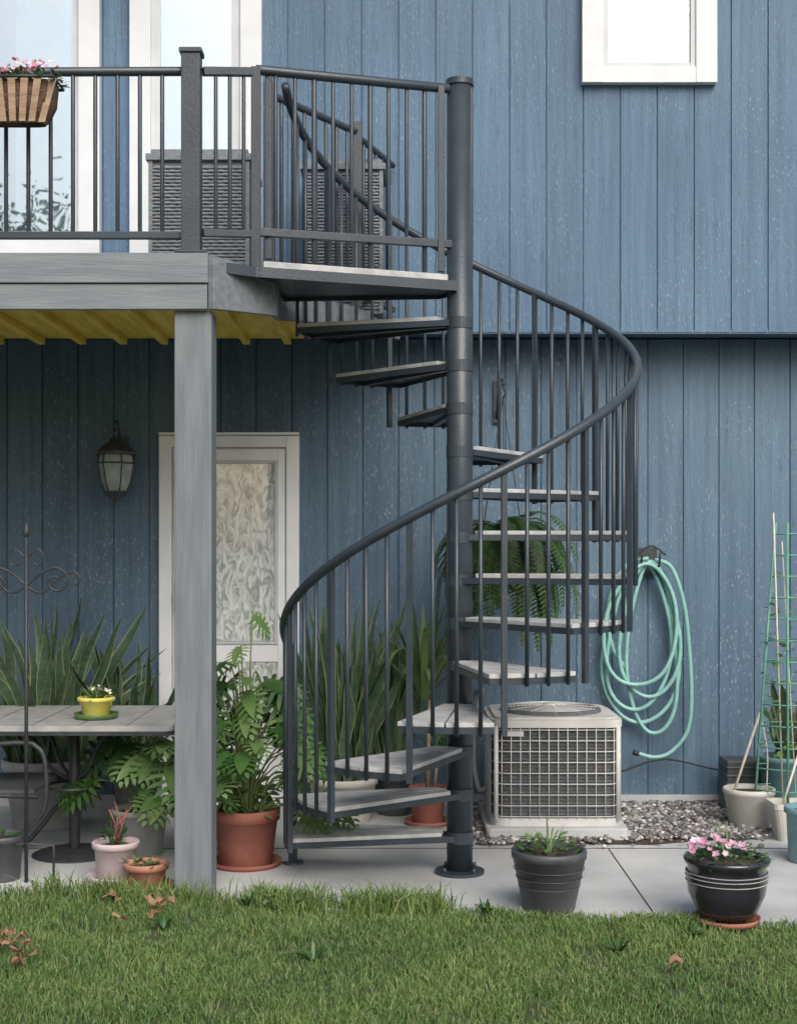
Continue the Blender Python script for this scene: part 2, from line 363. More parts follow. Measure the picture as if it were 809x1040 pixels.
b.box((-.90,5.705,2.686),(-.822,5.783,3.52),'steel'); b.box((-.908,5.697,3.52),(-.814,5.791,3.54),'steel'); b.box((-.925,5.68,2.6855),(-.79,5.80,2.695),'steel')
b.tube([(-6,YR,3.435),(-.90,YR,3.455)],.019,'steel',10); b.bar((-6,YR,2.77),(-.90,YR,2.77),.03,.03,'steel')
x=-.985
while x>-3.5:
    b.cyl((x,YR,2.77),(x,YR,3.44),.009,'steel',8); x-=.093
b.box((-2.95,5.72,2.686),(-2.88,5.79,3.52),'steel')
PX,PY=.276,6.22
A=(-.605,5.86)
rt=3.53
b.bar((-.815,YR,3.455),(A[0],A[1],3.49),.03,.035,'steel'); b.bar((-.815,YR,2.78),(A[0],A[1],2.80),.025,.03,'steel')
b.tube([(A[0],A[1],3.50),(PX-.05,PY-.03,rt)],.021,'steel',10); b.bar((A[0],A[1],2.81),(PX-.03,PY-.03,2.83),.025,.035,'steel')
b.box((A[0]-.02,A[1]-.02,2.62),(A[0]+.02,A[1]+.02,3.51),'steel'); b.box((A[0]+.035,A[1]+.02,2.70),(A[0]+.065,A[1]+.05,3.49),'steel')
for i in range(1,11):
    t=i/11; x=A[0]+(PX-A[0])*t; y=A[1]+(PY-A[1])*t
    b.cyl((x,y,2.70 if i%3==0 else 2.81),(x,y,3.51),.0085 if i%3 else .011,'steel',8)
b.box((PX-.10,PY-.075,2.70),(PX-.07,PY-.045,3.53),'steel')
for i in range(3):
    b.cyl((-.765+.055*i,5.775+.03*i,2.79),(-.765+.055*i,5.775+.03*i,3.47),.0085,'steel',8)
G=[(-.60,6.42),(-.21,7.0),(-.03,7.54)]
b.tube([(G[0][0],G[0][1],3.58),(G[1][0],G[1][1],3.58)],.019,'steel'); b.tube([(G[1][0],G[1][1],3.56),(G[2][0],G[2][1],3.56)],.017,'steel')
for (p,q,n) in ((G[0],G[1],8),(G[1],G[2],6)):
    b.bar((p[0],p[1],2.77),(q[0],q[1],2.77),.03,.03,'steel')
    for i in range(1,n): 
        t=i/n; x=p[0]+(q[0]-p[0])*t; y=p[1]+(q[1]-p[1])*t; b.cyl((x,y,2.77),(x,y,3.57),.009,'steel',8)
for g in G[:2]: b.box((g[0]-.025,g[1]-.025,2.686),(g[0]+.025,g[1]+.025,3.63),'steel')
b.build('railing',deck,.003)

# ---------------------------------------------------------------- spiral stair
st=empty('spiral_staircase')
RISE=.193; DT=27.7; RR=.79
def th(k): return math.radians(180+DT*(k-1))
def P(a,r,z): return (PX+r*math.cos(a),PY+r*math.sin(a),z)
b=B(); b.cyl((PX,PY,0),(PX,PY,3.555),.0585,'steel',32)
b.lathe([(0,.028),(.062,.028)],(PX,PY,3.55),'steel',32,False); b.lathe([(.062,.028),(.064,.026),(.064,.0),(.058,.0)],(PX,PY,3.55),'steel',32,False)
b.lathe([(.0585,.016),(.112,.014)],(PX,PY,.0),'steel',28,False); b.lathe([(.112,.014),(.112,0)],(PX,PY,.0),'steel',28,False)
for i in range(4):
    a=.7+i*math.pi/2; b.cyl((PX+.092*math.cos(a),PY+.092*math.sin(a),.01),(PX+.092*math.cos(a),PY+.092*math.sin(a),.034),.009,'steel',6)
b.build('centre_pole',st)
b=B(); c=B()
for k in range(1,14):
    a=th(k); z=RISE*k; h=math.radians(14.3)
    R0=.062;R1=.765
    pi1=P(a-1.15,R0,0)[:2]; pi2=P(a+1.15,R0,0)[:2]
    out=[P(a-h+2*h*i/6,R1,0)[:2] for i in range(7)]
    zt=z-.018; fd=.026
    def bar(p,q): b.bar((p[0],p[1],zt-fd/2),(q[0],q[1],zt-fd/2),.006,fd,'steel')
    bar(pi1,out[0]); bar(pi2,out[-1])
    for i in range(6): bar(out[i],out[i+1])
    m1=P(a,R0,0); m2=P(a,R1,0); b.bar((m1[0],m1[1],zt-.012),(m2[0],m2[1],zt-.012),.03,.022,'steel')
    b.prism([pi1]+out+[pi2],zt-.006,zt-.001,'steel')
    b.lathe([(.0587,-.055),(.0612,-.055),(.0612,-.004),(.0587,-.004)],(PX,PY,z),'steel',28,False)
    ex=(math.cos(a),math.sin(a)); ey=(-ex[1],ex[0])
    def loc(u,v): return (PX+ex[0]*u+ey[0]*v,PY+ex[1]*u+ey[1]*v)
    hw=R1*math.sin(h)+.004; ue=R1*math.cos(h)
    for sg in (-1,1):
        pl=[loc(.075,sg*.004),loc(R1+.004,sg*.004),loc(R1*.985,sg*hw*.5),loc(ue,sg*hw),loc(.085,sg*.066)]
        if sg<0: pl=pl[::-1]
        c.prism(pl,zt,z,'tread')
b.build('tread_frames',st); c.build('tread_boards',st,.002)
b=B(); LP=[(PX-.02,PY-.07),(PX-.02,PY+.05),(PX-.09,PY+.14),(-.53,6.42),(-.555,6.07),(-.765,5.73),(A[0]+.0,A[1]-.02)]
b.prism(LP[::-1],2.632,2.655,'steel')
for i in range(len(LP)):
    p=LP[i];q=LP[(i+1)%len(LP)]; b.bar((p[0],p[1],2.637),(q[0],q[1],2.637),.008,.044,'steel')
b.build('landing_frame',st)
b=B(); b.prism([(PX-.055,PY-.062),(PX-.055,PY+.03),(-.50,6.02),(-.575,5.872)][::-1],2.660,2.69,'tread')
b.prism([(PX-.065,PY+.045),(PX-.10,PY+.12),(-.50,6.36),(-.53,6.04)][::-1],2.660,2.69,'tread')
b.build('landing_boards',st,.003)
b=B()
def kz(a): return 1+(math.degrees(a)-180)/DT
def railz(a): return RISE*kz(a)+.885
a0=math.radians(171); a1=math.radians(180+DT*12.9)
pts=[]
z0=railz(a0)
for i in range(7):
    u=i/6*math.pi/2
    aa=a0-math.radians(5)*math.cos(u)
    pts.append(P(aa,RR,z0-.085*(1-math.sin(u))))
n=150
for i in range(1,n+1):
    a=a0+(a1-a0)*i/n; pts.append(P(a,RR,railz(a)))
b.tube(pts,.0205,'steel',12)
an=a0-math.radians(5)
q=P(an,RR,0); b.box((q[0]-.017,q[1]-.017,0),(q[0]+.017,q[1]+.017,z0-.07),'steel',rz=an)
b.lathe([(.05,0),(.05,.012),(.0,.012)],(q[0],q[1],0),'steel',16)
for k in range(1,14):
    for j in range(4):
        a=th(k)+math.radians((j-1.5)*DT/4)
        if a>a1: continue
        zb=RISE*k-.05; thick=(j==0)
        if thick:
            zb=RISE*(k-1)-.05 if k>1 else .14
            qq=P(a,RR-.008,0); b.box((qq[0]-.011,qq[1]-.011,zb),(qq[0]+.011,qq[1]+.011,railz(a)),'steel',rz=a)
        else: b.cyl(P(a,RR-.006,zb),P(a,RR-.004,railz(a)),.0088,'steel',8)
b.build('helical_railing',st)

# ---------------------------------------------------------------- air conditioner
ac=empty('air_conditioner')
def rrect(x0,x1,y0,y1,r,n=6):
    o=[]
    for cx,cy,s in ((x1-r,y0+r,-90),(x1-r,y1-r,0),(x0+r,y1-r,90),(x0+r,y0+r,180)):
        for i in range(n+1):
            a=math.radians(s+90*i/n); o.append((cx+r*math.cos(a),cy+r*math.sin(a)))
    return o
AX0,AX1,AY0,AY1=.468,1.130,6.93,7.58
b=B(); b.prism(rrect(AX0-.03,AX1+.02,AY0-.05,AY1+.04,.03),0,.065,'conc'); b.build('pad',ac,.006)
b=B()
b.prism(rrect(AX0+.02,AX1-.02,AY0+.02,AY1-.02,.08),.075,.575,'acdark')
b.prism(rrect(AX0,AX1,AY0,AY1,.09),.066,.105,'ac')
b.build('coil_and_base',ac)
b=B()
b.prism(rrect(AX0-.006,AX1+.006,AY0-.006,AY1+.006,.095),.562,.600,'ac')
b.prism(rrect(AX0+.02,AX1-.02,AY0+.02,AY1-.02,.08),.6005,.612,'ac')
cx,cy=(AX0+AX1)/2,(AY0+AY1)/2
b.lathe([(.265,.0),(.262,.016),(.245,.02),(.24,.004),(.0,.003)],(cx,cy,.612),'acdark',40)
for r in [.03+.021*i for i in range(11)]:
    b.tube([(cx+r*math.cos(t*.2618),cy+r*math.sin(t*.2618),.632+.012*(1-r/.26)) for t in range(24)],.0022,'ac',5,closed=True)
for i in range(12):
    a=i*math.pi/6; b.tube([(cx+.03*math.cos(a),cy+.03*math.sin(a),.645),(cx+.25*math.cos(a),cy+.25*math.sin(a),.630)],.003,'ac',5)
b.lathe([(0,.04),(.04,.038),(.045,.02)],(cx,cy,.612),'ac',16)
b.build('top_cover',ac,.003)
b=B()
per=rrect(AX0,AX1,AY0,AY1,.09,4)
for i in range(9): b.tube([(x,y,.115+i*.0545) for x,y in per],.0027,'ac',5,closed=True)
L=[];tot=0;pp=per+[per[0]]
for i in range(len(per)):
    d=math.dist(pp[i],pp[i+1]); L.append((tot,d,pp[i],pp[i+1])); tot+=d
nv=52
for i in range(nv):
    s=tot*i/nv
    for t0,d,p,q in L:
        if t0<=s<t0+d:
            f=(s-t0)/d; x=p[0]+(q[0]-p[0])*f; y=p[1]+(q[1]-p[1])*f; b.cyl((x,y,.10),(x,y,.565),.0026,'ac',5)
for cx_,cy_ in ((AX0+.024,AY0+.024),(AX1-.024,AY0+.024),(AX1-.024,AY1-.024),(AX0+.024,AY1-.024)):
    b.cyl((cx_,cy_,.09),(cx_,cy_,.57),.012,'ac',8)
for i in range(24):
    z=.12+i*.0185
    b.prism(rrect(AX0+.012,AX1-.012,AY0+.012,AY1-.012,.08,3),z,z+.004,'acdark')
b.box((AX0+.06,AY0-.005,.52),(AX0+.16,AY0+.002,.545),'ac')
b.build('wire_guard',ac)
b=B()
b.tube(smooth([(.47,7.3,.20),(.43,7.3,.19),(.405,7.32,.3),(.41,7.4,.45),(.44,7.6,.60),(.47,7.8,.66),(.47,7.9,.66)]),.014,'greypot',8)
b.tube(smooth([(1.11,7.4,.3),(1.2,7.5,.25),(1.5,7.75,.28),(1.9,7.83,.2),(2.4,7.84,.25)]),.006,'iron',6)
b.build('refrigerant_line',ac)
# gravel bed
b=B(); b.prism([(.40,7.0),(.42,6.84),(1.25,6.80),(1.75,6.98),(1.80,7.85),(.40,7.85)],.0035,.008,'soil')
bm=bmesh.new(); bmesh.ops.create_icosphere(bm,subdivisions=1,radius=1); iv=[v.co.copy() for v in bm.verts]; iF=[tuple(v.index for v in f.verts) for f in bm.faces]; bm.free()
cnt=0
while cnt<3800:
    x=U(.36,1.95);y=U(6.70,7.85)
    lim=6.82-.05*math.sin(x*4) + (max(0,x-1.3))*.25
    if y<lim and U(0,1)>.05: continue
    if x>1.8 and U(0,1)>.3: continue
    if AX0-.02<x<AX1+.01 and AY0-.03<y<AY1: continue
    r=U(.007,.019); a=U(0,6.28); sx,sy,sz=r*U(.8,1.5),r*U(.7,1.1),r*U(.45,.8); ca,sa=math.cos(a),math.sin(a); z=.008+r*.3+U(0,.016)
    vv=[]
    for q in iv:
        X_,Y_,Z_=q.x*sx*U(.93,1.07),q.y*sy,q.z*sz; vv.append((x+X_*ca-Y_*sa,y+X_*sa+Y_*ca,z+Z_))
    b.add(vv,iF,'pebble',True); cnt+=1
b.build('gravel_bed')

# ---------------------------------------------------------------- hose
b=B(); hx,hz,hy=1.41,1.38,7.80
def lp(cx,wd,L,zt,y,tilt=0,n=48,ph=0):
    o=[]
    for i in range(n):
        t=2*math.pi*i/n; ww=wd*(.62+.38*(1-math.cos(t))/2)*(1+.05*math.sin(3*t+ph))
        o.append((cx+tilt*(1-math.cos(t))/2+ww*math.sin(t),y+.012*math.sin(2*t),zt-L*(1-math.cos(t))/2))
    return o
HR=.0122
b.tube(lp(hx-.02,.255,.90,hz,7.795,-.03,ph=1),HR,'hose',8,True)
b.tube(lp(hx-.03,.215,.83,hz+.005,7.772,-.05,ph=3),HR,'hose',8,True)
b.tube(lp(hx+.0,.20,.76,hz+.01,7.752,-.00,ph=2),HR,'hose',8,True)
b.tube(lp(hx-.02,.25,.68,hz,7.73,-.06,ph=5),HR,'hose',8,True)
b.tube(lp(hx+.01,.17,.97,hz+.012,7.775,.02,ph=0),HR,'hose',8,True)
b.tube(smooth([(hx+.03,7.76,hz+.02),(hx+.12,7.74,hz-.02),(hx+.19,7.74,hz-.22),(hx+.225,7.75,hz-.5),(hx+.235,7.75,hz-.78),(hx+.21,7.75,hz-.95),(hx+.12,7.75,hz-1.06),(hx+.03,7.75,hz-1.09),(hx-.06,7.76,hz-1.07)]),HR,'hose',8)
b.cyl((hx-.06,7.76,hz-1.07),(hx-.09,7.76,hz-1.063),.016,'iron',8)
b.tube(smooth([(hx-.01,7.73,hz+.03),(hx-.12,7.73,hz+.0),(hx-.2,7.74,hz-.12),(hx-.235,7.76,hz-.3),(hx-.2,7.78,hz-.48),(hx-.12,7.79,hz-.6)]),HR,'hose',8)
b.build('garden_hose')
b=B(); b.box((hx-.06,7.845,hz-.07),(hx+.06,7.868,hz+.09),'iron')
for dx in(-.05,.05): b.tube([(hx+dx,7.85,hz-.015),(hx+dx,7.73,hz-.015),(hx+dx,7.69,hz+.06)],.006,'iron')
b.tube(smooth([(hx-.08,7.70,hz+.05),(hx,7.69,hz+.10),(hx+.08,7.70,hz+.05)]),.006,'iron')
b.build('hose_hanger')

# ---------------------------------------------------------------- lantern
b=B(); lx,ly=-1.58,7.71; SC=1.28
def LZ(z): return 1.955+(z-1.955)*SC
b.box((lx-.045,7.845,1.88),(lx+.045,7.869,2.10),'pewter')
b.tube(smooth([(lx,7.86,2.02),(lx,7.80,2.12),(lx,7.75,2.175),(lx,7.715,2.17),(lx,ly,2.14)]),.009,'pewter')
b.lathe([(r*SC,z*SC) for r,z in [(0,.15),(.008,.145),(.012,.13),(.006,.115),(.025,.105),(.03,.09),(.05,.08),(.080,.055),(.088,.045),(.088,.035),(.078,.035)]],(lx,ly,1.945),'pewter',12)
b.lathe([(r*SC,z*SC) for r,z in [(.070,.028),(.077,-.01),(.062,-.09),(.045,-.135)]],(lx,ly,1.955),'frost',6,False)
for i in range(6):
    a=i*math.pi/3; b.tube([(lx+r*SC*math.cos(a),ly+r*SC*math.sin(a),LZ(z)) for r,z in ((.074,1.985),(.081,1.945),(.066,1.865),(.049,1.82))],.0042,'pewter',6)
for z,r in ((1.985,.076),(1.945,.083),(1.82,.051)):
    b.tube([(lx+r*SC*math.cos(t*math.pi/3),ly+r*SC*math.sin(t*math.pi/3),LZ(z)) for t in range(6)],.005,'pewter',6,closed=True)
b.lathe([(r*SC,z*SC) for r,z in [(.050,0),(.036,-.018),(.015,-.03),(.012,-.04),(0,-.05)]],(lx,ly,LZ(1.82)),'pewter',12)
b.build('wall_lantern')

# ---------------------------------------------------------------- plants helpers
def pot(b,c,rt,rb,h,k,rim=.025,lip=.012,soil=True,saucer=None):
    prof=[(0,0),(rb,0),(rb+.004,.006),(rt-lip,h-rim),(rt-.001,h-rim+.003),(rt,h-.004),(rt-.004,h),(rt-.016,h),(rt-.02,h-.03)]
    b.lathe(prof,c,k,36)
    if soil: b.lathe([(rt-.018,h-.025),(rt*.5,h-.018),(0,h-.015)],c,'soil',20)
    if saucer: b.lathe([(0,.003),(rb+.03,.003),(rb+.045,.025),(rb+.05,.025),(rb+.04,.0),(0,0)],c,saucer,32)
def snake(b,c,n,h,spread,r):
    for i in range(n):
        a=U(0,6.28); rr=r*math.sqrt(U(0,1)); hh=h*U(.5,1.05); ln=spread*U(.1,1)*(.3+rr/r)
        dx,dy=math.cos(a),math.sin(a); x0,y0=c[0]+rr*dx,c[1]+rr*dy; s=U(-1.1,1.1); wd=U(.045,.08)
        pts=[];ws=[];N_=10
        for j in range(N_):
            t=j/(N_-1); pts.append((x0+dx*ln*t**1.6+.012*math.sin(t*9+i),y0+dy*ln*t**1.6,c[2]+hh*t)); ws.append(wd*(.5+1.0*t-.2*t*t)*(1 if t<.55 else max(.03,1-((t-.55)/.45)**2.0))*.85)
        b.ribbon(pts,ws,Vector((math.cos(s),math.sin(s),.05)),'snake',edge='snakeedge',fold=.25)
def leaflobed(b,base,d,L,k,nrm=Vector((0,0,1)),nl=7):
    d=d.normalized(); s=d.cross(nrm).normalized(); n=s.cross(d).normalized()
    def q(u,v,w=0): return base+d*u*L+s*v*L+n*(w*L)
    droop=lambda u:-.25*u*u
    mid=[q(u,0,droop(u)) for u in (0,.2,.4,.6,.8,.95)]; wd=[.10,.17,.18,.15,.09,.02]
    v=[];f=[]
    for i,m_ in enumerate(mid): v+=[m_-s*wd[i]*L+n*.03*L,m_,m_+s*wd[i]*L+n*.03*L]
    for i in range(5): f+=[(3*i,3*i+1,3*i+4,3*i+3),(3*i+1,3*i+2,3*i+5,3*i+4)]
    for sg in(-1,1):
        for j in range(nl):
            t=j/(nl-1); u=.02+.88*t; ln=(.38*math.sin(math.pi*(.22+.68*t)))*(U(.9,1.1)); ang=math.radians(115-85*t)
            w0=.046; root=(u,sg*(.11+.09*math.sin(math.pi*t*.9)) *.75)
            du,dv=math.cos(ang),sg*math.sin(ang); pu,pv=-dv,du
            a=len(v); dz=droop(u)
            v+=[q(root[0]-pu*w0,root[1]-pv*w0,dz+.02),q(root[0]+pu*w0,root[1]+pv*w0,dz+.02),
                q(root[0]+du*ln*.6+pu*w0*1.1,root[1]+dv*ln*.6+pv*w0*1.1,dz-.02),q(root[0]+du*ln*.6-pu*w0*1.1,root[1]+dv*ln*.6-pv*w0*1.1,dz-.02),
                q(root[0]+du*ln,root[1]+dv*ln,dz-.09)]
            f+=[(a,a+1,a+2,a+3),(a+3,a+2,a+4)]
    b.add(v,f,k,True)
def philo(b,c,n,h,spread,L,k='leaf',amin=0,amax=6.283,k2='leafl'):
    for i in range(n):
        a=U(amin,amax); e=U(0,1); hh=h*(.35+.75*(1-e))*U(.85,1.1); rr=spread*(.25+.85*e)*U(.8,1.1)
        dx,dy=math.cos(a),math.sin(a); p=[]
        for j in range(7):
            t=j/6; p.append((c[0]+dx*(.02+rr*t**1.5),c[1]+dy*(.02+rr*t**1.5),c[2]+hh*math.sin(t*math.pi*.55)))
        b.tube(p,[.006-.0006*j for j in range(7)],'stem',5)
        leaflobed(b,Vector(p[-1]),Vector((dx,dy-.15,U(-.9,.1)))+Vector((U(-.3,.3),U(-.3,.3),0)),L*U(.7,1.15),k2 if U(0,1)<.3 else k,Vector((U(-.5,.5),U(-1.1,-.0),1)).normalized())
def tuft(b,c,n,h,sp,wd,k,r=.03,droop=.5):
    for i in range(n):
        a=U(0,6.28); rr=U(0,r); hh=h*U(.6,1.1); s=sp*U(.2,1.1); dx,dy=math.cos(a),math.sin(a); pts=[];ws=[]
        for j in range(7):
            t=j/6; pts.append((c[0]+dx*(rr+s*t),c[1]+dy*(rr+s*t),c[2]+hh*(t*(1+droop)-droop*1.6*t**2.6*(s/sp)))); ws.append(wd*(.7+.6*t)*(1-t**3)+.001)
        b.ribbon(pts,ws,Vector((-dy,dx,0)),k,fold=.3)
def smallleaves(b,c,n,r,h,ls,k):
    for i in range(n):
        a=U(0,6.28); rr=r*math.sqrt(U(0,1)); z=c[2]+h*U(0,1)*(1-.5*(rr/r)**2); p=Vector((c[0]+rr*math.cos(a),c[1]+rr*math.sin(a),z))
        d=Vector((math.cos(a+U(-.8,.8)),math.sin(a+U(-.8,.8)),U(-.4,.7))).normalized(); s=d.cross(Vector((0,0,1))).normalized(); l=ls*U(.6,1.2)
        b.add([p,p+d*l*.25+s*l*.2,p+d*l*.6+s*l*.24,p+d*l,p+d*l*.6-s*l*.24+Vector((0,0,l*.08)),p+d*l*.25-s*l*.2],[(0,1,2,3,4,5)],k,True)
def flowers(b,c,n,r,h,fs,k):
    for i in range(n):
        a=U(0,6.28); rr=r*math.sqrt(U(0,1)); p=Vector((c[0]+rr*math.cos(a),c[1]+rr*math.sin(a),c[2]+h*(1-.6*(rr/r)**2)*U(.6,1.1)))
        nn=Vector((math.cos(a)*.5+U(-.5,.5),math.sin(a)*.5-.3+U(-.5,.5),.8)).normalized(); s=nn.cross(Vector((0,1,.1))).normalized(); t=nn.cross(s); f=fs*U(.7,1.2)
        v=[p-nn*f*.6]
        for j in range(10):
            q=j*math.pi/5; rad=f*(1 if j%2==0 else .72); v.append(p+(s*math.cos(q)+t*math.sin(q))*rad+nn*(f*U(-.1,.25) if j%2==0 else -f*.1))
        b.add(v,[(0,j+1,(j+1)%10+1) for j in range(10)],k,True)

b=B(); pot(b,(-1.86,7.30,0),.235,.17,.36,'greypot',.05); snake(b,(-1.86,7.30,.33),60,.82,.46,.20); b.build('snake_plant')
b=B(); pot(b,(-1.42,7.52,0),.15,.11,.28,'greypot',.03); snake(b,(-1.46,7.50,.25),26,.72,.32,.12); tuft(b,(-1.42,7.4,.3),10,.35,.45,.035,'leaf',.06); b.build('snake_plant.001')
b=B(); pot(b,(-.30,7.42,0),.19,.14,.24,'beige',.04); snake(b,(-.30,7.42,.22),50,.95,.24,.15); b.build('snake_plant.002')
b=B(); pot(b,(-.02,7.62,0),.12,.09,.22,'plast',.03); snake(b,(-.03,7.62,.20),24,.88,.20,.10); b.build('snake_plant.003')
b=B(); pot(b,(.155,7.33,0),.105,.075,.20,'terra',.04,saucer='terra')
b.tube([(.155,7.33,.18),(.16,7.33,.45),(.165,7.32,.66)],[.014,.012,.012],'cane'); b.tube([(.19,7.34,.18),(.21,7.35,.36)],.009,'cane')
tuft(b,(.13,7.28,.66),50,.38,.30,.038,'leafl',.015,.7); tuft(b,(.21,7.35,.34),18,.16,.14,.02,'leaf',.012,.6); b.build('dracaena_plant')
b=B(); pot(b,(-.705,6.38,0),.158,.115,.265,'terra',.055,saucer='terra'); philo(b,(-.705,6.38,.23),50,.60,.26,.21); philo(b,(-.66,6.36,.23),10,.20,.32,.18,amin=-.9,amax=.3); philo(b,(-.705,6.38,.23),10,.88,.10,.17,'leafl'); smallleaves(b,(-.705,6.38,.25),50,.12,.25,.07,'leafl'); b.build('philodendron_plant')
b=B(); pot(b,(-1.24,6.62,0),.14,.10,.22,'greypot',.03); philo(b,(-1.2,6.6,.20),20,.36,.30,.23); philo(b,(-1.05,6.5,.20),14,.34,.30,.24,amin=-2.4,amax=.6,k='leafl'); b.build('philodendron_plant.001')
b=B(); pot(b,(-1.25,6.10,0),.105,.078,.17,'pink',.03,saucer='pink'); smallleaves(b,(-1.25,6.10,.15),24,.06,.09,.05,'leaf'); tuft(b,(-1.25,6.1,.15),6,.12,.06,.01,'leaf')
for i in range(6): b.tube([(-1.25+U(-.02,.02),6.1,.15),(-1.25+U(-.05,.05),6.1+U(-.04,.04),.24),(-1.25+U(-.09,.09),6.1+U(-.05,.05),.28+U(0,.06))],.003,'terra',5)
b.build('pale_flower_pot')
b=B(); pot(b,(-1.085,5.93,0),.098,.07,.115,'terra2',.03,saucer='terra2'); smallleaves(b,(-1.085,5.93,.09),34,.08,.05,.045,'leafl'); b.build('terracotta_flower_pot')
b=B(); pot(b,(-1.76,6.10,0),.11,.08,.20,'plast',.03); smallleaves(b,(-1.76,6.1,.18),12,.05,.05,.05,'leaf'); b.build('grey_flower_pot')
b=B(); pot(b,(.61,5.59,0),.153,.10,.245,'plast',.035,.006)
for j in range(5):
    b.tube([(.61+(.105+.0088*j*1.1)*math.cos(t*.19635),5.59+(.105+.0088*j*1.1)*math.sin(t*.19635),.03+j*.035) for t in range(32)],.0018,'plast',5,closed=True)
smallleaves(b,(.61,5.59,.21),60,.11,.07,.05,'leaf'); smallleaves(b,(.60,5.59,.24),30,.12,.07,.05,'leafl'); tuft(b,(.61,5.59,.22),8,.12,.1,.008,'leafl'); b.build('charcoal_planter')
b=B(); c=(1.285,5.40,0)
b.lathe([(0,.03),(.105,.03),(.118,.045),(.15,.12),(.158,.19),(.150,.225),(.165,.235),(.168,.25),(.162,.258),(.148,.258),(.14,.235)],c,'black',40)
b.lathe([(.14,.235),(.07,.245),(0,.245)],c,'soil',20)
for z,r in ((.185,.1585),(.20,.158),(.165,.157)): b.tube([(c[0]+r*math.cos(t*.1309),c[1]+r*math.sin(t*.1309),z) for t in range(48)],.0025,'greypot',5,closed=True)
b.lathe([(0,.004),(.11,.004),(.125,.024),(.13,.024),(.12,.0),(0,0)],c,'terra',36)
smallleaves(b,(c[0],c[1],.235),150,.155,.07,.034,'leaf'); smallleaves(b,(c[0],c[1],.25),70,.15,.06,.028,'leafl'); flowers(b,(c[0]-.04,c[1],.265),42,.12,.075,.016,'petal'); tuft(b,(c[0],c[1],.25),14,.11,.12,.006,'leafl')
b.build('petunia_pot')

# fern
b=B(); fx,fy,fz=.56,7.40,1.46
b.lathe([(0,-.16),(.06,-.155),(.11,-.10),(.135,-.03),(.142,0),(.135,.0),(.13,-.02)],(fx,fy,fz),'coco',24); b.lathe([(.13,-.02),(0,-.01)],(fx,fy,fz),'soil',16)
for i in range(3):
    a=i*2.094+.5; b.cyl((fx+.138*math.cos(a),fy+.138*math.sin(a),fz),(fx,fy,2.28),.0025,'iron',5)
b.tube([(fx,fy,2.27),(fx+.015,fy,2.30),(fx,fy,2.33),(fx,fy-.01,2.36)],.004,'iron'); b.tube([(fx,7.86,2.20),(fx,7.75,2.32),(fx,7.6,2.40),(fx,7.41,2.37),(fx,7.39,2.34)],.007,'iron'); b.box((fx-.02,7.85,2.18),(fx+.02,7.869,2.42),'iron')
for i in range(210):
    a=U(0,6.283); L=U(.40,.88); el=U(-.1,1.5); dx,dy=math.cos(a),math.sin(a)
    if dy>0: L*=.55
    pts=[];N_=14
    x,z=.03,fz; ang=el; kk=U(.85,1.25)
    for j in range(N_):
        pts.append(Vector((fx+dx*x,fy+dy*x,z))); x+=L/N_*math.cos(ang)*.82; z+=L/N_*math.sin(ang); ang=max(-1.5,ang-(el+1.5)/N_*kk*(1.5-.8*j/N_))
    b.tube(pts,.0018,'stem',4,caps=False)
    sd=Vector((-dy,dx,0)); M_=34
    for j in range(1,M_):
        t=j/M_; f=t*(N_-1); i0=min(int(f),N_-2); p=pts[i0].lerp(pts[i0+1],f-i0); tg=(pts[i0+1]-pts[i0]).normalized(); ll=.064*math.sin(math.pi*(.12+.86*t))**.7
        for sg in(-1,1):
            d=(sd*sg+tg*.35-Vector((0,0,.15))).normalized(); w_=tg*.009
            b.add([p-w_*.6,p+d*ll*.5-w_,p+d*ll,p+d*ll*.5+w_,p+w_*.6],[(0,1,2,3,4)],'fern')
b.build('hanging_fern')

# ---------------------------------------------------------------- table
b=B(); b.prism(rrect(-2.1,-1.02,6.2,7.02,.05),.640,.665,'stone'); b.prism(rrect(-2.11,-1.01,6.19,7.03,.06),.622,.639,'iron')
for i in range(1,5): b.box((-2.09+i*.216,6.21,.6652),(-2.087+i*.216,7.01,.6665),'iron')
b.cyl((-1.55,6.6,.02),(-1.55,6.6,.62),.026,'iron',14); b.lathe([(0,.03),(.06,.028),(.16,.02),(.2,.006),(.2,0)],(-1.55,6.6,0),'iron',30)
for i in range(4):
    a=.785+i*1.5708; b.tube(smooth([(-1.55+.02*math.cos(a),6.6+.02*math.sin(a),.36),(-1.55+.12*math.cos(a),6.6+.12*math.sin(a),.42),(-1.55+.20*math.cos(a),6.6+.18*math.sin(a),.54),(-1.55+.30*math.cos(a),6.6+.25*math.sin(a),.62)]),.010,'iron')
b.tube([(-1.55+.14*math.cos(t*.3927),6.6+.14*math.sin(t*.3927),.33) for t in range(16)],.008,'iron',6,closed=True)
b.build('patio_table',None,.003)
b=B(); pot(b,(-1.42,6.48,.667),.088,.055,.10,'ypot',.02,saucer='leafl'); tuft(b,(-1.42,6.48,.755),22,.06,.07,.014,'leafl',.03,.3); flowers(b,(-1.42,6.48,.77),14,.07,.05,.012,'petalw'); smallleaves(b,(-1.42,6.48,.75),40,.08,.05,.03,'leaf'); b.build('yellow_flower_pot')
b=B()
for dy in (0,.5):
    b.tube(smooth([(-2.15,6.12+dy,.012),(-1.95,6.12+dy,.012),(-1.80,6.12+dy,.04),(-1.66,6.12+dy,.20),(-1.60,6.12+dy,.26),(-1.565,6.12+dy,.34),(-1.57,6.12+dy,.52),(-1.61,6.12+dy,.585),(-1.70,6.12+dy,.60),(-2.2,6.12+dy,.60),(-2.3,6.12+dy,.95)],4),.012,'iron',8)
    b.tube([(-1.60,6.12+dy,.36),(-2.2,6.12+dy,.38),(-2.25,6.12+dy,.60)],.010,'iron',8)
b.box((-2.2,6.13,.375),(-1.62,6.61,.39),'plast')
b.build('patio_chair')
b=B(); sx,sy=-1.63,6.04
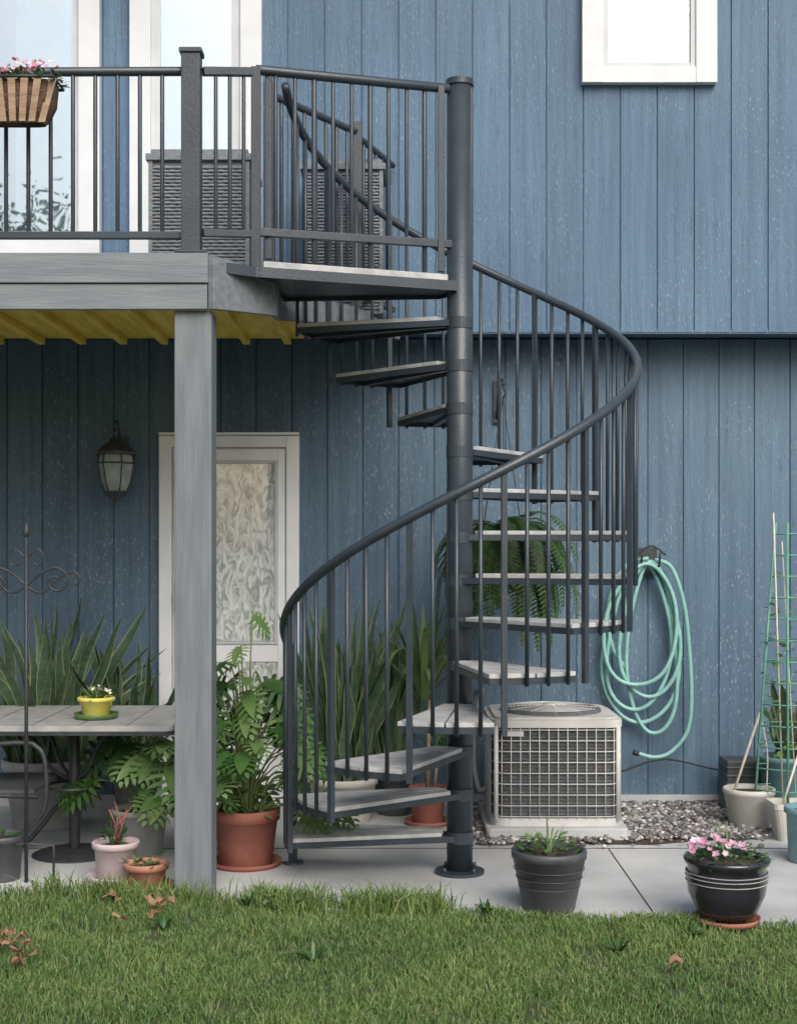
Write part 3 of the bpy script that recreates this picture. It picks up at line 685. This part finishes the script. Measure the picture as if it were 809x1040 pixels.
b.tube([(sx,sy,0),(sx,sy,1.52)],.0085,'iron',8); b.lathe([(0,.06),(.010,.04),(.018,.02),(.012,0),(.006,-.01)],(sx,sy,1.52),'iron',10)
def scroll(sg,z0,R_,turn,dx0):
    p=[]
    for i in range(10): t=i/9; p.append((sx+sg*dx0*t,sy,z0+R_*.9*math.sin(t*math.pi/2)*.8))
    cx_=sx+sg*dx0; cz=z0+R_*.72-R_*.55
    for i in range(1,26):
        t=i/25; r=R_*.55*(1-.72*t); a=math.pi/2-t*turn; p.append((cx_+sg*r*math.cos(a),sy,cz+r*math.sin(a)))
    return p
for sg in(-1,1):
    b.tube(scroll(sg,1.30,.11,7.0,.13),.0055,'iron',6)
    b.tube(smooth([(sx+sg*.0,sy,1.42),(sx+sg*.05,sy,1.46),(sx+sg*.075,sy,1.43),(sx+sg*.06,sy,1.39),(sx+sg*.03,sy,1.40)]),.0045,'iron',6)
    b.tube(smooth([(sx,sy,1.30),(sx+sg*.07,sy,1.27),(sx+sg*.15,sy,1.34),(sx+sg*.21,sy,1.36),(sx+sg*.235,sy,1.33),(sx+sg*.215,sy,1.30)]),.005,'iron',6)
b.tube([(sx-.12,sy,.0),(sx-.12,sy,.16),(sx,sy,.17),(sx+.12,sy,.16),(sx+.12,sy,0)],.006,'iron',6)
b.build('shepherd_hook')

# ---------------------------------------------------------------- wicker boxes on the deck
def dbox(name,x0,x1,y0,y1,h):
    b=B(); z0=2.69
    b.box((x0+.012,y0+.010,z0),(x1-.012,y1-.012,z0+h-.05),'wicker')
    n=int((h-.08)/.017)
    for i in range(n):
        z=z0+.02+i*.017; ph=math.pi if i%2 else 0
        b.tube([(x0+.01+(x1-x0-.02)*j/40,y0+.006+.003*math.sin(j*math.pi/2+ph),z+.008) for j in range(41)],.0075,'wicker',5)
        b.cyl((x1-.008,y0+.01,z+.008),(x1-.008,y1-.01,z+.008),.0075,'wicker',5); b.cyl((x0+.008,y0+.01,z+.008),(x0+.008,y1-.01,z+.008),.0075,'wicker',5)
    for xx in (x0,x1-.02): b.box((xx,y0-.004,z0),(xx+.02,y0+.014,z0+h-.05),'wicker')
    b.box((x0-.012,y0-.014,z0+h-.05),(x1+.012,y1+.012,z0+h-.02),'wicker'); b.box((x0+.01,y0+.01,z0+h-.02),(x1-.01,y1-.01,z0+h+.006),'wicker')
    b.build(name)
dbox('wicker_storage_box',-1.20,-.715,6.62,7.1,.69); dbox('wicker_storage_box.001',-.50,-.08,7.18,7.52,.80)

# railing planter with flowers
b=B(); x0,x1=-1.71,-1.385; yc=5.60
v=[];zt,zb=3.35,3.185
for (f,zz,wy) in ((1.0,zt,.075),(.95,zt-.09,.07),(.80,zb+.02,.05),(.7,zb,.035)):
    for i in range(24):
        a=2*math.pi*i/24; cx_=(x0+x1)/2; X_=math.copysign(abs(math.cos(a))**.45,math.cos(a)); Y_=math.copysign(abs(math.sin(a))**.45,math.sin(a)); v.append((cx_+X_*(x1-x0)/2*f,yc+Y_*wy,zz))
b.add(v,[(r*24+i,(r+1)*24+i,(r+1)*24+(i+1)%24,r*24+(i+1)%24) for r in range(3) for i in range(24)]+[tuple(72+i for i in range(24))],'coco',True)
for i in range(7):
    t=-1+2*i/6; cx_=(x0+x1)/2; hw=(x1-x0)/2
    b.add([(cx_+t*hw*.98+s_*.015,yc-.086+.03*abs(t)**6-d_,zt+.005) for s_ in(-1,1) for d_ in (0,.006)]+[(cx_+t*hw*.70+s_*.013,yc-.064+.01*abs(t)**6-d_,zb-.005) for s_ in(-1,1) for d_ in (0,.006)],[(0,1,5,4),(1,3,7,5),(3,2,6,7),(2,0,4,6),(0,2,3,1),(4,5,7,6)],'wood')
b.tube([(x0-.004,yc-.09,zt+.004),(x1+.004,yc-.09,zt+.004),(x1+.006,yc+.08,zt+.004),(x0-.006,yc+.08,zt+.004)],.007,'iron',6,closed=True)
for xx in (x0+.05,x1-.05): b.tube([(xx,yc+.08,zt),(xx,yc+.10,zt+.1),(xx,YR+.03,zt+.11),(xx,YR+.035,zt+.06)],.005,'iron',6)
for cx_ in (x0+.06,(x0+x1)/2,x1-.06):
    smallleaves(b,(cx_,yc,zt-.01),70,.09,.06,.035,'leaf'); smallleaves(b,(cx_,yc,zt),20,.09,.07,.03,'leafl'); flowers(b,(cx_,yc,zt+.01),22,.085,.09,.014,'petalr')
b.build('hanging_flower_basket')

# ---------------------------------------------------------------- right corner
def sqpot(b,cx_,cy_,wt,wb,h,k,z0=0):
    v=[]
    for w_,z in ((wb,0),(wt*.96,h-.03),(wt,h-.028),(wt,h),(wt-.03,h),(wt-.035,h-.03)):
        for i in rrect(cx_-w_/2,cx_+w_/2,cy_-w_/2,cy_+w_/2,.03,3): v.append((i[0],i[1],z0+z))
    n=16; b.add(v,[(r*n+i,r*n+(i+1)%n,(r+1)*n+(i+1)%n,(r+1)*n+i) for r in range(5) for i in range(n)]+[tuple(range(n-1,-1,-1))],k)
    b.add([(i[0],i[1],z0+h-.03) for i in rrect(cx_-wt/2+.017,cx_+wt/2-.017,cy_-wt/2+.017,cy_+wt/2-.017,.02,3)],[tuple(range(16))],'soil')
b=B(); pot(b,(1.83,7.2,0),.135,.095,.215,'beige',.03,.006); b.cyl((1.74,7.2,.16),(1.90,7.25,.60),.007,'rope'); b.tube(smooth([(1.90,7.25,.60),(1.93,7.22,.4),(1.92,7.2,.19)]),.004,'rope',5); b.build('beige_planter')
b=B(); sqpot(b,1.97,6.95,.20,.14,.19,'beige'); b.cyl((1.93,6.95,.15),(2.03,7.0,.42),.006,'rope'); b.build('beige_planter.001')
b=B(); b.box((1.80,7.55,0),(2.02,7.75,.30),'plast')
for i in range(6): b.box((1.795,7.545,.03+i*.045),(2.025,7.755,.045+i*.045),'plast')
b.build('black_crate',None,.006)
b=B(); pot(b,(1.93,6.45,.0),.125,.10,.255,'teal',.03); b.build('teal_planter')
b=B(); pot(b,(2.06,7.36,0),.14,.10,.36,'teal',.03); snake(b,(2.06,7.36,.33),10,.42,.10,.06); b.build('teal_planter.001')
b=B(); tx,ty=2.02,7.16
for i in range(6):
    a=i*math.pi/3+.3; p=(tx+.20*math.cos(a),ty+.17*math.sin(a),.05); q=(tx+.07*math.cos(a),ty+.05*math.sin(a),1.60); b.cyl(p,q,.007,'canegreen',6)
for zi in range(13):
    z=.22+zi*.11; t_=(z-.05)/1.55; r=.20-.13*t_; r2=.17-.12*t_; b.tube([(tx+r*math.cos(t*math.pi/3+.3),ty+r2*math.sin(t*math.pi/3+.3),z) for t in range(6)],.0042,'canegreen',5,closed=True)
b.cyl((1.98,7.1,.1),(1.93,7.1,1.65),.005,'rope',5); b.cyl((2.05,7.1,.1),(1.98,7.12,1.5),.004,'rope',5)
smallleaves(b,(tx,ty,.40),120,.15,.95,.06,'leafl')
b.build('plant_trellis')

# ---------------------------------------------------------------- lawn
b=B()
def gr(x,y,h,wd,lean):
    a=U(0,6.283); l=h*lean*U(.2,1); dx,dy=math.cos(a)*l,math.sin(a)*l; s=U(-.9,.9); sx_,sy_=math.cos(s)*wd/2,math.sin(s)*wd/2; z0=-.012
    o=len(b.v)
    b.v+= [(x-sx_,y-sy_,z0),(x+sx_,y+sy_,z0),(x+sx_*.8+dx*.35,y+sy_*.8+dy*.35,z0+h*.55),(x-sx_*.8+dx*.35,y-sy_*.8+dy*.35,z0+h*.55),(x+dx,y+dy,z0+h*(1-.3*lean))]
    b.f+=[(o,o+1,o+2,o+3),(o+3,o+2,o+4)]; b.m+=[0,0]; b.s+=[False,False]
b.mi('grass')
NZ=mathutils.noise.noise
for i in range(92000):
    y=U(3.8,5.98); x=U(-2.2,2.2)*(y/5.9)
    e=edge_y(x)
    if y>e+.015: continue
    nz=NZ(Vector((x*1.8,y*2.6,0))); n2=NZ(Vector((x*8,y*10,3)))
    if n2<-.28 and U(0,1)<.75: continue
    gr(x,y,U(.018,.052)*(1+.6*nz+.5*n2),U(.0028,.0052),U(.4,1.5))
for i in range(10000):
    x=U(-2.3,2.3); n2=NZ(Vector((x*4,1.7,0)))
    if n2<-.1 and U(0,1)<.75: continue
    f=1.25 if x<.2 else .75
    gr(x,edge_y(x)-abs(R.gauss(0,.05))+.03,U(.03,.10)*f*(1+.6*n2),U(.004,.007),U(.3,1.4))
for cx_ in [(-1.0,5.72),(-.55,5.68),(-.1,5.62),(-1.45,5.8),(-.85,5.68),(-.35,5.66),(.12,5.6)]:
    for i in range(110): gr(cx_[0]+R.gauss(0,.06),cx_[1]+R.gauss(0,.03),U(.06,.16),U(.004,.008),U(.3,1.4))
b.build('lawn_grass')
b=B()
for (x,y) in [(-.62,5.62),(-.42,5.66),(-.2,5.60),(-1.18,5.74),(.02,5.58),(.35,5.5),(-.9,5.3),(.8,5.0),(-.3,4.9),(1.1,5.2)]:
    tuft(b,(x,y,.0),12,.05,.08,.016,'leaf',.01,.6)
smallleaves(b,(-.5,5.64,.01),60,.12,.07,.035,'leafl')
b.build('weeds')
b=B()
for (x,y,n) in ((-1.46,5.02,12),(-1.38,4.92,5),(-1.25,4.78,5),(-1.0,5.25,4),(-.95,5.5,4),(1.0,4.75,1),(-1.1,5.6,3)):
    for i in range(n):
        p=Vector((x+U(-.08,.08),y+U(-.05,.05),.035+U(0,.03))); a=U(0,6.28); l=U(.025,.055); d=Vector((math.cos(a),math.sin(a),U(-.3,.6))); s=d.cross(Vector((0,0,1))).normalized()
        v=[p]+[p+d*l*u+s*l*w_+Vector((0,0,U(-.012,.022))) for u,w_ in ((.1,.3),(.45,.55),(.6,.3),(1,.1),(1.1,-.05),(.6,-.35),(.4,-.6),(.1,-.3))]
        b.add(v,[(0,j,j+1) for j in range(1,8)],'dry')
b.build('fallen_leaves')

# ---------------------------------------------------------------- unseen trees added behind the viewer to darken the pane reflections
for ti,(tx_,ty_,H) in enumerate(((-10.8,-24,11.8),(-15.5,-27,13.4))):
    b=B(); b.tube([(tx_,ty_,-.1),(tx_+.1,ty_,2),(tx_-.1,ty_,H*.5),(tx_,ty_,H*.9)],[.28,.22,.14,.04],'bark',10)
    cl=[]
    for i in range(44):
        a=U(0,6.28); z=U(.28,.96)*H; r=(3.0*(1-abs(z/H-.55)*1.1)+.3)*U(.3,1); c_=Vector((tx_+r*math.cos(a),ty_+r*math.sin(a),z)); cl.append(c_)
        b.tube([(tx_,ty_,z-.9),tuple((Vector((tx_,ty_,z-.4))+c_)/2),tuple(c_)],[.07,.05,.02],'bark',6)
    for c_ in cl:
        for i in range(150):
            p=c_+Vector((R.gauss(0,.6),R.gauss(0,.6),R.gauss(0,.5))); d=Vector((U(-1,1),U(-1,1),U(-1,1))).normalized(); s=d.orthogonal().normalized(); l=U(.12,.24)
            b.add([p,p+d*l*.5+s*l*.3,p+d*l,p+d*l*.5-s*l*.3],[(0,1,2,3)],'leaf')
    b.build('reflection_tree' if ti==0 else 'reflection_tree.001')

# ---------------------------------------------------------------- camera
cam=bpy.data.cameras.new('camera'); co=bpy.data.objects.new('camera',cam); scene.collection.objects.link(co)
co.location=(0,0,1.46); co.rotation_euler=(math.radians(90),0,0)
cam.sensor_fit='HORIZONTAL'; cam.sensor_width=36; cam.lens=62.3; cam.shift_y=.047; cam.clip_end=1000
scene.camera=co
